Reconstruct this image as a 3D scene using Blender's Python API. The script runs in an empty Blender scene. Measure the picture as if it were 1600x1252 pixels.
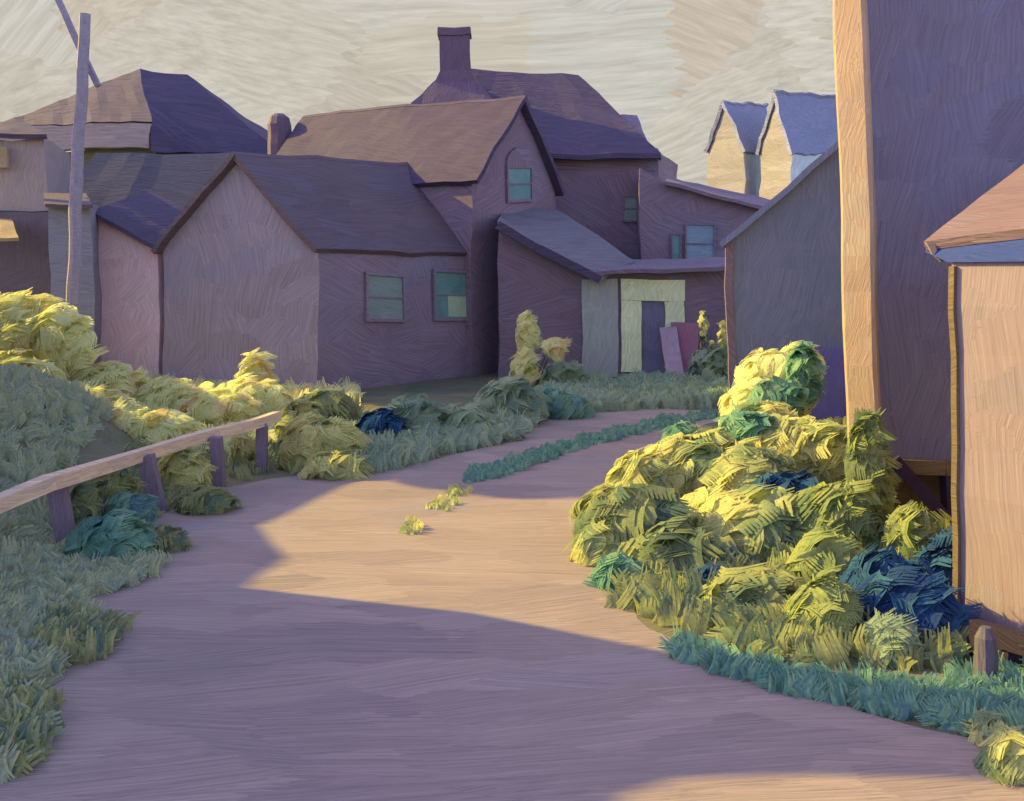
import bpy, bmesh, math, random
import numpy as np
from mathutils import Vector, Matrix
random.seed(7); rng = np.random.default_rng(7)
C = bpy.context.scene.collection
S = bpy.context.scene
R = math.radians

# ------------------------------------------------------------------ camera
EYE = 2.5; F = 1600.0; HZ = 430.0
cd = bpy.data.cameras.new('camera'); cam = bpy.data.objects.new('camera', cd); C.objects.link(cam)
cam.location = (0, 0, EYE); cam.rotation_euler = (R(90), 0, 0)
cd.sensor_width = 36; cd.lens = 36; cd.shift_y = -(626-HZ)/1600.0; cd.clip_end = 3000
S.camera = cam
# ------------------------------------------------------------------ light and sky
SUN_EL = R(27); SUN = Vector((-0.95*math.cos(SUN_EL), 0.31*math.cos(SUN_EL), math.sin(SUN_EL))).normalized()
ld = bpy.data.lights.new('sun', 'SUN'); ld.energy = 4.6; ld.angle = R(0.6); ld.color = (1.0, 0.775, 0.10)
lo = bpy.data.objects.new('sun', ld); C.objects.link(lo)
lo.rotation_euler = SUN.to_track_quat('Z', 'Y').to_euler(); lo.location = (-30, 10, 30)
S.view_settings.view_transform = 'Standard'; S.view_settings.look = 'None'
S.view_settings.exposure = 1.0; S.view_settings.gamma = 1

class NT:
    def __init__(s, tree): s.t = tree; s.n = tree.nodes; s.l = tree.links
    def add(s, typ, **kw):
        n = s.n.new(typ)
        for k, v in kw.items():
            if k.startswith('_'): setattr(n, k[1:], v)
            else: s.put(n.inputs[k], v)
        return n
    def put(s, sock, v):
        if isinstance(v, bpy.types.NodeSocket): s.l.new(v, sock)
        else: sock.default_value = v
    def math(s, op, a, b=0.0, c=0.0):
        n = s.n.new('ShaderNodeMath'); n.operation = op
        s.put(n.inputs[0], a); s.put(n.inputs[1], b)
        if op in ('MULTIPLY_ADD',): s.put(n.inputs[2], c)
        return n.outputs[0]
    def vm(s, op, a, b=(0, 0, 0)):
        n = s.n.new('ShaderNodeVectorMath'); n.operation = op
        s.put(n.inputs[0], a)
        if op == 'SCALE': s.put(n.inputs[3], b)
        else: s.put(n.inputs[1], b)
        return n.outputs[0]
    def ramp(s, fac, cols, interp='LINEAR', pos=None):
        n = s.n.new('ShaderNodeValToRGB'); n.color_ramp.interpolation = interp
        e = n.color_ramp.elements; k = len(cols)
        while len(e) < k: e.new(0.5)
        for i, c in enumerate(cols):
            e[i].position = (pos[i] if pos else i/max(1, k-1)); e[i].color = (*c, 1)
        s.put(n.inputs[0], fac); return n.outputs[0]
    def mix(s, f, a, b, mode='MIX'):
        n = s.n.new('ShaderNodeMix'); n.data_type = 'RGBA'; n.blend_type = mode
        s.put(n.inputs[0], f); s.put(n.inputs[6], a); s.put(n.inputs[7], b); return n.outputs[2]
    def sep(s, v):
        n = s.n.new('ShaderNodeSeparateXYZ'); s.put(n.inputs[0], v); return n.outputs

def strokes(nt, co, size=(1.0, 0.45), lines=16.0, swing=0.5, axis=(0, 0, 1), dims='3D', rough_edge=0.22, base_angle=0.0):
    """dabs of a loaded brush: cell tone, bristle lines inside each cell. co is metres on the surface."""
    w = nt.add('ShaderNodeTexNoise', Vector=co, Scale=1.2/max(size), Detail=2.0)
    wv = nt.vm('SCALE', nt.vm('SUBTRACT', w.outputs['Color'], (0.5, 0.5, 0.5)), max(size)*0.7)
    ln = nt.add('ShaderNodeTexNoise', Vector=nt.vm('MULTIPLY', co, (1.2/size[0], lines/size[0]*1.6, lines/size[0]*1.2)), Scale=1.0, Detail=1.0)
    lv = nt.vm('MULTIPLY', nt.vm('SUBTRACT', ln.outputs['Color'], (0.5, 0.5, 0.5)), (size[0]*rough_edge*2, size[1]*rough_edge*.5, size[1]*rough_edge))
    c2 = nt.vm('ADD', nt.vm('ADD', co, wv), lv)
    sc = nt.vm('MULTIPLY', c2, (1/size[0], 1/size[1], 1/size[1]))
    vo = nt.add('ShaderNodeTexVoronoi', Vector=sc, Scale=1.0, Randomness=0.95)
    rc = nt.sep(vo.outputs['Color'])
    big = nt.math('GREATER_THAN', rc[2], 0.72)
    ang = nt.math('MULTIPLY', nt.math('SUBTRACT', rc[1], 0.5), swing*2)
    ang = nt.math('ADD', nt.math('MULTIPLY_ADD', big, swing*1.6, ang), base_angle)
    rot = nt.add('ShaderNodeVectorRotate', Vector=nt.vm('ADD', co, nt.vm('SCALE', wv, 0.10)), Angle=ang)
    rot.rotation_type = 'AXIS_ANGLE'; rot.inputs['Axis'].default_value = axis
    st = nt.add('ShaderNodeTexNoise', Vector=nt.vm('MULTIPLY', rot.outputs[0], (0.8/size[0], 2.0*lines/size[0], 2.0*lines/size[0])), Scale=1.0, Detail=3.0, Roughness=0.65)
    return rc[0], rc[1], st.outputs['Fac'], vo.outputs['Distance']

w = bpy.data.worlds.new('World'); S.world = w; w.use_nodes = True
nt = NT(w.node_tree); nt.n.clear()
sky = nt.add('ShaderNodeTexSky'); sky.sky_type = 'NISHITA'; sky.sun_disc = False
sky.sun_elevation = SUN_EL; sky.sun_rotation = math.atan2(SUN.x, SUN.y) % (2*math.pi)
sky.air_density = 1.0; sky.dust_density = 1.0; sky.ozone_density = 2.0
tc = nt.add('ShaderNodeTexCoord'); d = tc.outputs['Generated']
t1, t2, st, ds = strokes(nt, nt.vm('MULTIPLY', nt.vm('SUBTRACT', d, (0, 0, 0)), (1, 0.6, 1)), size=(0.17, 0.09), lines=20.0, swing=0.45, axis=(0, 1, 0))
cl = nt.ramp(t1, [(0.66, 0.59, 0.50), (0.63, 0.58, 0.50), (0.60, 0.57, 0.51), (0.72, 0.68, 0.62), (0.62, 0.63, 0.61), (0.70, 0.62, 0.53), (0.64, 0.61, 0.55), (0.68, 0.63, 0.54)])
cl = nt.mix(nt.math('MULTIPLY', nt.math('SUBTRACT', st, 0.32), 1.2), nt.mix(1.0, cl, (0.72, 0.70, 0.66, 1), 'MULTIPLY'), nt.mix(1.0, cl, (1.20, 1.19, 1.17, 1), 'MULTIPLY'))
bright = nt.vm('SCALE', cl, 5.4)
z = nt.sep(d)
hi = nt.add('ShaderNodeMapRange', Value=z[2]); hi.inputs[1].default_value = 0.30; hi.inputs[2].default_value = 0.55
fr = nt.add('ShaderNodeMapRange', Value=z[1]); fr.inputs[1].default_value = 0.55; fr.inputs[2].default_value = 0.1
clear = nt.math('MAXIMUM', hi.outputs[0], fr.outputs[0])
violet = nt.mix(1.0, sky.outputs[0], (2.38, 1.87, 1.9, 1), 'MULTIPLY')
bg = nt.add('ShaderNodeBackground', Color=nt.mix(clear, bright, violet), Strength=0.10)
nt.l.new(bg.outputs[0], nt.add('ShaderNodeOutputWorld').inputs[0])

# ------------------------------------------------------------------ materials
MATS = {}
TUNE = {'cabin_front': (1.37, 1.41, 1.69), 'cabin_side': (1.61, 1.67, 1.78), 'cabin_roof': (1.18, 1.05, 0.82), 'pink_roof': (0.29, 0.28, 0.6), 'maroon_wall': (1.77, 1.86, 1.79), 'violet_roof': (0.69, 0.66, 0.66), 'chimney': (1.21, 1.17, 0.91), 'slate_roof': (1.29, 1.19, 0.92), 'shed_wall': (1.32, 1.68, 1.78), 'shed_shade': (1.74, 1.91, 3.01), 'barn_wall': (1.21, 1.38, 1.46), 'peach_wall': (0.45, 0.43, 0.64), 'peach_post': (0.61, 0.58, 0.59), 'salmon_roof': (0.35, 0.35, 0.53), 'far_roof': (1.24, 1.21, 1.19), 'cream_gable': (0.34, 0.37, 0.59), 'hip_roof_lit': (0.52, 0.52, 0.8), 'frieze': (1.59, 1.63, 1.31), 'grey_wall': (0.96, 1.14, 0.81), 'slate_block': (1.28, 1.32, 1.42), 'mauve_wall': (1.78, 1.78, 1.67), 'pink_wall': (2.9, 2.85, 3.05), 'teal_door': (2.73, 2.46, 2.17), 'green_surround': (2.66, 2.41, 2.39), 'dark_door': (3.04, 3.11, 2.12), 'road': (0.82, 0.81, 0.92), 'leaf_yellow': (1.88, 1.98, 3.67), 'leaf_olive': (1.56, 1.65, 2.74), 'leaf_green': (2.3, 1.97, 2.33), 'leaf_gold': (4.79, 3.23, 4.58), 'leaf_blue_shade': (0.79, 0.84, 1.61), 'leaf_teal': (3.79, 2.89, 2.61), 'leaf_bank': (3.85, 3.31, 2.81), 'leaf_hedge': (3.37, 3.09, 3.01), 'mauve_board': (2.3, 2.3, 2.0), 'maroon_board': (2.6, 2.4, 2.2), 'dark_wall': (1.6, 1.6, 1.4), 'teal_pane': (1.7, 1.7, 1.5), 'grey_pane': (1.6, 1.7, 1.4), 'pale_blind': (2, 2, 1.6), 'sunlit_patch': (0.72, 0.72, 0.84), 'underside': (1.5, 1.4, 1.4), 'dark_timber': (0.57, 0.5, 0.99), 'window_frame': (1.6, 1.5, 1.4), 'far_side_shade': (2.28, 1.96, 2.05), 'rail_wood': (1.59, 1.46, 1.23), 'blue_trim': (0.12, 0.21, 0.61), 'back_roof': (0.6, 0.58, 0.89), 'grey_stake': (0.5, 0.45, 0.55), 'old_timber': (1.04, 1.11, 1.33), 'blue_pane': (1, 1, 1), 'plum_timber': (0.6, 0.6, 0.8)}
def tuned(name, cols):
    k = TUNE.get(name)
    return cols if k is None else [tuple(min(.85, c*q) for c, q in zip(col, k)) for col in cols]
def srgb(c):
    return tuple(((x/255.0)/12.92 if x/255.0 <= 0.04045 else ((x/255.0+0.055)/1.055)**2.4) for x in c)
def paint(name, cols, size=(1.2, 0.5), lines=16.0, swing=0.3, angle=0.0, bump=0.8, streak=0.15, rough=0.75):
    """cols: base colours (linear). UVs are metres on each face."""
    cols = tuned(name, cols)
    m = bpy.data.materials.new(name); m.use_nodes = True
    nt = NT(m.node_tree); nt.n.clear()
    co = nt.add('ShaderNodeTexCoord').outputs['UV']
    t1, t2, st, ds = strokes(nt, co, size, lines, swing, base_angle=angle)
    big = nt.add('ShaderNodeTexNoise', Vector=co, Scale=0.35/max(size), Detail=2.0)
    f = nt.math('MULTIPLY_ADD', nt.math('SUBTRACT', big.outputs[0], 0.5), 1.0, nt.math('MULTIPLY_ADD', t1, 0.75, 0.12))
    col = nt.ramp(f, cols)
    k = nt.math('MULTIPLY_ADD', nt.math('SUBTRACT', st, 0.5), streak*6.5, 1.0)
    col = nt.vm('SCALE', col, k)
    bmp = nt.add('ShaderNodeBump', Height=st, Strength=bump, Distance=size[0]/lines*0.35)
    bs = nt.add('ShaderNodeBsdfPrincipled', **{'Base Color': col, 'Roughness': rough, 'Normal': bmp.outputs[0]})
    bs.inputs['Specular IOR Level'].default_value = 0.25
    nt.l.new(bs.outputs[0], nt.add('ShaderNodeOutputMaterial').inputs[0])
    MATS[name] = m; return m
def leafy(name, cols, trans=0.5):
    cols = tuned(name, cols)
    m = bpy.data.materials.new(name); m.use_nodes = True
    nt = NT(m.node_tree); nt.n.clear()
    at = nt.add('ShaderNodeAttribute'); at.attribute_name = 'tone'
    tx = nt.add('ShaderNodeTexCoord').outputs['Object']
    n = nt.add('ShaderNodeTexNoise', Vector=tx, Scale=2.2, Detail=2.0)
    f = nt.math('MULTIPLY_ADD', nt.math('SUBTRACT', n.outputs[0], 0.5), 1.5, at.outputs['Fac'])
    col = nt.ramp(f, cols)
    fine = nt.add('ShaderNodeTexNoise', Vector=tx, Scale=45.0, Detail=1.0)
    col = nt.vm('SCALE', col, nt.math('MULTIPLY_ADD', nt.math('SUBTRACT', fine.outputs[0], 0.5), 0.7, 1.0))
    a = nt.add('ShaderNodeBsdfDiffuse', Color=col); b = nt.add('ShaderNodeBsdfTranslucent', Color=col)
    mx = nt.add('ShaderNodeMixShader'); mx.inputs[0].default_value = trans
    nt.l.new(a.outputs[0], mx.inputs[1]); nt.l.new(b.outputs[0], mx.inputs[2])
    nt.l.new(mx.outputs[0], nt.add('ShaderNodeOutputMaterial').inputs[0])
    MATS[name] = m; return m
def K(c, *ks): return [tuple(x*k for x in c) for k in ks]
def V(*cs): return [tuple(c) for c in cs]

paint('road', V((0.34,0.26,0.23),(0.40,0.30,0.25),(0.45,0.34,0.28),(0.36,0.30,0.28)), (1.1,0.42), 30, 0.16, bump=0.9, streak=0.17)
paint('ground', V((0.13,0.14,0.08),(0.20,0.17,0.10),(0.12,0.15,0.10),(0.24,0.20,0.12)), (0.9,0.5), 18, 0.6)
paint('bank', V((0.10,0.13,0.08),(0.13,0.16,0.10),(0.09,0.14,0.10)), (1.0,0.5), 18, 0.5)
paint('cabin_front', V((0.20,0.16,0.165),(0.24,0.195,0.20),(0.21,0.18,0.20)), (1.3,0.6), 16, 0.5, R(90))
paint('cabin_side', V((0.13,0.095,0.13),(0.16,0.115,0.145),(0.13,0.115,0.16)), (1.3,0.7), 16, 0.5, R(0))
paint('cabin_roof', V((0.10,0.085,0.14),(0.125,0.095,0.15),(0.11,0.10,0.18)), (1.8,0.7), 18, 0.2)
paint('back_roof', V((0.07,0.075,0.11),(0.085,0.085,0.12),(0.08,0.09,0.11)), (1.8,0.7), 18, 0.2)
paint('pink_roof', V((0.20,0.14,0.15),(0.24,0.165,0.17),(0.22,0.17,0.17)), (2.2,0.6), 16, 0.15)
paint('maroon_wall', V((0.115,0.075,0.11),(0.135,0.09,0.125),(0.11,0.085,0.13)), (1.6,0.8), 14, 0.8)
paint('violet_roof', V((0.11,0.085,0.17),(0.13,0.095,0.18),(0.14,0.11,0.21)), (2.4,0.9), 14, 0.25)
paint('chimney', V((0.105,0.07,0.15),(0.12,0.08,0.16)), (1.0,0.5), 12, 0.3, R(90))
paint('slate_roof', V((0.14,0.14,0.22),(0.16,0.15,0.23),(0.13,0.12,0.19)), (1.6,0.6), 14, 0.1)
paint('shed_wall', V((0.125,0.115,0.185),(0.15,0.13,0.20),(0.14,0.12,0.17)), (1.0,0.6), 18, 0.2, R(90))
paint('shed_shade', V((0.08,0.07,0.14),(0.10,0.08,0.15)), (0.6,0.4), 18, 0.2, R(90))
paint('barn_wall', V((0.125,0.10,0.155),(0.15,0.12,0.175),(0.135,0.115,0.185),(0.145,0.105,0.15)), (0.8,0.5), 20, 0.25, R(90))
paint('peach_wall', V((0.52,0.42,0.35),(0.58,0.47,0.38),(0.60,0.45,0.35),(0.56,0.48,0.40)), (0.8,0.4), 18, 0.15, R(90), bump=.5, streak=.1)
paint('peach_post', V((0.62,0.45,0.34),(0.70,0.50,0.38),(0.68,0.54,0.42)), (0.6,0.25), 14, 0.15, R(90), bump=.5, streak=.09)
paint('salmon_roof', V((0.52,0.34,0.28),(0.60,0.38,0.30),(0.58,0.42,0.34)), (0.8,0.3), 16, 0.1)
paint('blue_trim', V((0.18,0.22,0.38),(0.21,0.25,0.42),(0.20,0.21,0.34)), (0.6,0.3), 16, 0.1)
paint('teal_trim', V((0.03,0.16,0.30),(0.05,0.20,0.32)), (0.3,0.2), 14, 0.1)
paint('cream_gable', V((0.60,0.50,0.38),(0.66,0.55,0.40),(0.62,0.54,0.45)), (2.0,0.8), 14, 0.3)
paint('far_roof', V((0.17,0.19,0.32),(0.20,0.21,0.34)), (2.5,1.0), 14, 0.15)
paint('far_side_shade', V((0.20,0.28,0.34),(0.24,0.32,0.34)), (2.0,0.8), 14, 0.3, R(90))  # shaded side walls of the cream cottages, shade painted as blue
paint('hip_roof_lit', V((0.19,0.135,0.145),(0.21,0.15,0.16),(0.20,0.155,0.17)), (2.2,0.8), 14, 0.2)  # copy for the sunlit slope only, light put into the colour
paint('frieze', V((0.18,0.145,0.20),(0.21,0.165,0.22)), (2.2,0.6), 16, 0.05)  # band under the eave, its lit look painted as a lighter tone
paint('grey_wall', V((0.15,0.135,0.16),(0.17,0.155,0.175),(0.14,0.13,0.165)), (1.4,0.7), 14, 0.7)
paint('dark_wall', V((0.085,0.07,0.11),(0.10,0.08,0.12)), (1.0,0.6), 14, 0.5, R(90))
paint('slate_block', V((0.19,0.185,0.22),(0.22,0.205,0.24)), (1.0,0.3), 16, 0.1)
paint('mauve_wall', V((0.20,0.165,0.19),(0.22,0.18,0.19)), (1.0,0.4), 16, 0.2, R(90))
paint('pink_wall', V((0.22,0.16,0.18),(0.25,0.18,0.195),(0.24,0.19,0.20)), (0.9,0.4), 14, 0.5, R(90))
paint('sunlit_patch', V((0.55,0.38,0.22),(0.60,0.45,0.28)), (0.5,0.3), 12, 0.2)  # sunlit spots on the narrow house, light put into the colour
paint('window_frame', V((0.10,0.10,0.14),(0.12,0.12,0.16)), (0.5,0.2), 14, 0.2)
paint('teal_pane', V((0.06,0.13,0.16),(0.085,0.17,0.19),(0.07,0.12,0.16)), (0.6,0.3), 14, 0.2, R(90), rough=0.5)
paint('grey_pane', V((0.12,0.15,0.18),(0.14,0.17,0.20)), (0.6,0.3), 14, 0.2, 0, rough=0.5)
paint('plum_timber', V((0.035,0.018,0.045),(0.045,0.025,0.055)), (0.4,0.15), 10, 0.2)
paint('blue_pane', V((0.19,0.27,0.36),(0.22,0.31,0.40),(0.17,0.24,0.34)), (0.6,0.3), 14, 0.2, 0, rough=0.5)
paint('pale_blind', V((0.17,0.23,0.22),(0.20,0.26,0.23)), (0.4,0.2), 12, 0.2, R(90))
paint('teal_door', V((0.13,0.15,0.175),(0.15,0.18,0.19),(0.14,0.14,0.18)), (0.8,0.4), 14, 0.2, R(90))
paint('green_surround', V((0.27,0.31,0.20),(0.31,0.35,0.22),(0.33,0.35,0.23)), (0.8,0.3), 14, 0.3, R(90))
paint('dark_door', V((0.055,0.05,0.12),(0.07,0.06,0.14)), (0.6,0.3), 12, 0.2, R(90))
paint('mauve_board', V((0.16,0.11,0.16),(0.18,0.125,0.18)), (0.5,0.2), 14, 0.1, R(90))
paint('maroon_board', V((0.12,0.05,0.085),(0.14,0.06,0.095)), (0.5,0.2), 14, 0.2, R(90))
paint('old_timber', V((0.27,0.22,0.25),(0.31,0.25,0.27),(0.25,0.22,0.28)), (0.5,0.12), 12, 0.1)
paint('rail_wood', V((0.40,0.32,0.29),(0.48,0.38,0.32),(0.36,0.30,0.30)), (0.5,0.1), 10, 0.08)
paint('post_wood', V((0.20,0.155,0.22),(0.23,0.175,0.24)), (0.4,0.12), 10, 0.1, R(90))
paint('dark_timber', V((0.07,0.045,0.07),(0.09,0.06,0.085)), (0.4,0.15), 10, 0.2, R(90))
paint('grey_stake', V((0.22,0.20,0.24),(0.25,0.22,0.26)), (0.4,0.12), 12, 0.1, R(90))
paint('underside', V((0.10,0.075,0.05),(0.13,0.10,0.06)), (0.6,0.3), 12, 0.5)
paint('bark', V((0.08,0.06,0.05),(0.12,0.09,0.07)), (0.3,0.1), 10, 0.2, R(90))

leafy('leaf_yellow', V((0.14,0.18,0.06),(0.30,0.29,0.075),(0.40,0.37,0.09),(0.34,0.29,0.07)))
leafy('leaf_gold', V((0.25,0.20,0.08),(0.34,0.27,0.09),(0.42,0.33,0.11),(0.30,0.27,0.10)))
leafy('leaf_olive', V((0.10,0.14,0.07),(0.19,0.21,0.07),(0.30,0.29,0.08),(0.22,0.21,0.07)))
leafy('leaf_green', V((0.09,0.14,0.07),(0.13,0.19,0.08),(0.20,0.25,0.085),(0.13,0.18,0.09)))
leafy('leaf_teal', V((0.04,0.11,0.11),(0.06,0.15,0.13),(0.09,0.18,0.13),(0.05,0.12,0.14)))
leafy('leaf_blue_shade', V((0.035,0.07,0.10),(0.05,0.09,0.115),(0.05,0.13,0.13),(0.035,0.07,0.10)), 0.12)  # navy carries the shaded side of the right bank in the leaf colour
leafy('leaf_hedge', V((0.08,0.12,0.10),(0.11,0.15,0.11),(0.14,0.18,0.12),(0.10,0.14,0.12)))
leafy('leaf_bank', V((0.10,0.14,0.12),(0.13,0.16,0.12),(0.15,0.18,0.13),(0.10,0.14,0.14)))
leafy('leaf_dark', V((0.03,0.06,0.03),(0.05,0.09,0.04),(0.07,0.11,0.05)), 0.1)

# ------------------------------------------------------------------ geometry helpers
def P(u, v, Y): return Vector(((u-800)/F*Y, Y, EYE+(HZ-v)/F*Y))
def G(u, v):                                     # point on the flat ground
    Y = F*EYE/(v-HZ); return Vector(((u-800)/F*Y, Y, 0))
def onplane(u, v, p0, n):
    dr = Vector(((u-800)/F, 1, (HZ-v)/F)); o = Vector((0, 0, EYE))
    t = (p0-o).dot(n)/dr.dot(n); return o+dr*t
def wob(p, a):
    x, y, z = p
    return Vector((math.sin(1.9*z+0.7*y+1)+math.sin(4.3*z+2.1*x)*.6+math.sin(9.1*z+3*y)*.35,
                   math.sin(1.3*x+2.2*z)*.5,
                   math.sin(1.7*x+0.9*y)+math.sin(4.1*x+1.3*y+2)*.6+math.sin(8.7*x+2.0*z)*.35))*a
def finish(name, bm, mat, parent=None, wobble=0.012, cut=0.6, smooth=False):
    if cut:
        for _ in range(4):
            es = [e for e in bm.edges if e.calc_length() > cut]
            if not es or len(bm.faces) > 5000: break
            bmesh.ops.subdivide_edges(bm, edges=es, cuts=1, use_grid_fill=True)
        bmesh.ops.triangulate(bm, faces=[f for f in bm.faces if len(f.verts) > 4])
    bmesh.ops.recalc_face_normals(bm, faces=bm.faces)
    bm.normal_update()
    uv = bm.loops.layers.uv.new('UVMap')
    for f in bm.faces:
        n = f.normal
        if abs(n.z) > 0.97: T = Vector((1, 0, 0))
        else: T = Vector((-n.y, n.x, 0)).normalized()
        B = n.cross(T)
        for l in f.loops:
            l[uv].uv = (l.vert.co.dot(T), l.vert.co.dot(B))
        f.smooth = smooth
    if wobble:
        for v in bm.verts:
            k = wobble*max(1.0, v.co.y/14.0)
            v.co += wob(v.co, k)
    me = bpy.data.meshes.new(name); bm.to_mesh(me); bm.free()
    for m in (mat if isinstance(mat, (list, tuple)) else [mat]): me.materials.append(MATS[m])
    o = bpy.data.objects.new(name, me); C.objects.link(o)
    if parent is not None:
        o.parent = parent; o.matrix_parent_inverse = Matrix.Translation(-Vector(parent.location))
    return o
def thing(name, label, cat, loc=(0, 0, 0), group=None):
    o = bpy.data.objects.new(name, None); C.objects.link(o); o.location = loc
    o.empty_display_size = 0.2
    o['label'] = label; o['category'] = cat
    if group: o['group'] = group
    return o
def tag(o, label, cat, group=None, kind=None):
    o['label'] = label
    if cat: o['category'] = cat
    if group: o['group'] = group
    if kind: o['kind'] = kind
    return o
def structure(o): o['kind'] = 'structure'; return o
def poly_prism(bm, pts, vec):
    a = [bm.verts.new(p) for p in pts]; b = [bm.verts.new(Vector(p)+Vector(vec)) for p in pts]
    n = len(pts)
    bm.faces.new(a); bm.faces.new(b[::-1])
    for i in range(n): bm.faces.new((a[i], a[(i+1) % n], b[(i+1) % n], b[i]))
    return bm
def prism(bot, top):
    bm = bmesh.new()
    a = [bm.verts.new(p) for p in bot]; b = [bm.verts.new(p) for p in top]; n = len(a)
    bm.faces.new(a[::-1]); bm.faces.new(b)
    for i in range(n): bm.faces.new((a[i], a[(i+1) % n], b[(i+1) % n], b[i]))
    return bm
def slab(pts, t):                                # thick sheet, thickness downwards along its normal
    pts = [Vector(p) for p in pts]
    n = (pts[1]-pts[0]).cross(pts[-1]-pts[0]).normalized()
    if n.z < 0: n = -n
    return poly_prism(bmesh.new(), pts, -n*t)
def beam(bm, a, b, w, h, up=(0, 0, 1)):
    a = Vector(a); b = Vector(b); d = (b-a).normalized(); s = d.cross(Vector(up)).normalized(); t = s.cross(d)
    q = [a+s*w/2+t*h/2, a-s*w/2+t*h/2, a-s*w/2-t*h/2, a+s*w/2-t*h/2]
    return poly_prism(bm, q, b-a)
def tube(bm, pts, rad, seg=9, jag=0.0):
    rings = []
    for i, p in enumerate(pts):
        p = Vector(p); d = (Vector(pts[min(i+1, len(pts)-1)])-Vector(pts[max(0, i-1)])).normalized()
        s = d.cross(Vector((0.31, 0.95, 0.05))).normalized(); t = d.cross(s)
        r = rad[i] if isinstance(rad, (list, tuple)) else rad
        rings.append([bm.verts.new(p+(s*math.cos(2*math.pi*k/seg)+t*math.sin(2*math.pi*k/seg))*r*(1+random.uniform(-jag, jag))) for k in range(seg)])
    for a, b in zip(rings, rings[1:]):
        for k in range(seg): bm.faces.new((a[k], a[(k+1) % seg], b[(k+1) % seg], b[k]))
    bm.faces.new(rings[0][::-1]); bm.faces.new(rings[-1]); return bm

def gable_house(root, g0, g1, b1, b0, ze, zr0, zr1, wall, roof, over=0.25, zb=-0.05, thick=0.12, ze1=None, side_mat=None, roof2=None):
    """g0-g1 is the gable end nearest; b0-b1 the far end (plan points). ridge joins their middles. Returns planes."""
    ze1 = ze if ze1 is None else ze1
    q = lambda p, z: Vector((p[0], p[1], z))
    mg = ((g0[0]+g1[0])/2, (g0[1]+g1[1])/2); mb = ((b0[0]+b1[0])/2, (b0[1]+b1[1])/2)
    bm = bmesh.new()
    d = {k: bm.verts.new(v) for k, v in dict(g0=q(g0, zb), g1=q(g1, zb), b0=q(b0, zb), b1=q(b1, zb), G0=q(g0, ze), G1=q(g1, ze), B0=q(b0, ze1), B1=q(b1, ze1), MG=q(mg, zr0), MB=q(mb, zr1)).items()}
    fg = bm.faces.new([d[k] for k in ('g0', 'g1', 'G1', 'MG', 'G0')])
    bm.faces.new([d[k] for k in ('b1', 'b0', 'B0', 'MB', 'B1')])
    s1 = bm.faces.new([d[k] for k in ('g1', 'b1', 'B1', 'G1')]); bm.faces.new([d[k] for k in ('b0', 'g0', 'G0', 'B0')])
    bm.faces.new([d[k] for k in ('G1', 'B1', 'MB', 'MG')]); bm.faces.new([d[k] for k in ('B0', 'G0', 'MG', 'MB')])
    bm.faces.new([d[k] for k in ('g0', 'b0', 'b1', 'g1')])
    if side_mat: s1.material_index = 1
    finish('wall', bm, [wall, side_mat] if side_mat else wall, root)
    fwd = (Vector((*mg, 0))-Vector((*mb, 0))).normalized()*over
    for k, (ga, ba) in enumerate(((g1, b1), (g0, b0))):
        a = q(mg, zr0+.03)+fwd; bq = q(mb, zr1+.03)-fwd
        e0 = q(ga, ze)+fwd; e1 = q(ba, ze1)-fwd
        dn = (e0-a); dn1 = (e1-bq)
        e0 = e0+dn.normalized()*over+Vector((0, 0, .03)); e1 = e1+dn1.normalized()*over+Vector((0, 0, .03))
        bm = slab([a+Vector((0,0,thick*.9)), bq+Vector((0,0,thick*.9)), e1+Vector((0,0,thick*.9)), e0+Vector((0,0,thick*.9))], thick)
        finish('roof', bm, (roof if k == 0 else (roof2 or roof)), root)
    pg = q(g0, 0); ng = (q(g1, 0)-pg).cross(Vector((0, 0, 1))).normalized()
    if ng.y > 0: ng = -ng
    ps = q(g1, 0); ns = (q(b1, 0)-ps).cross(Vector((0, 0, 1))).normalized()
    if ns.dot(q(g1, 0)-q(g0, 0)) < 0: ns = -ns
    return (pg, ng), (ps, ns)

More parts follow.
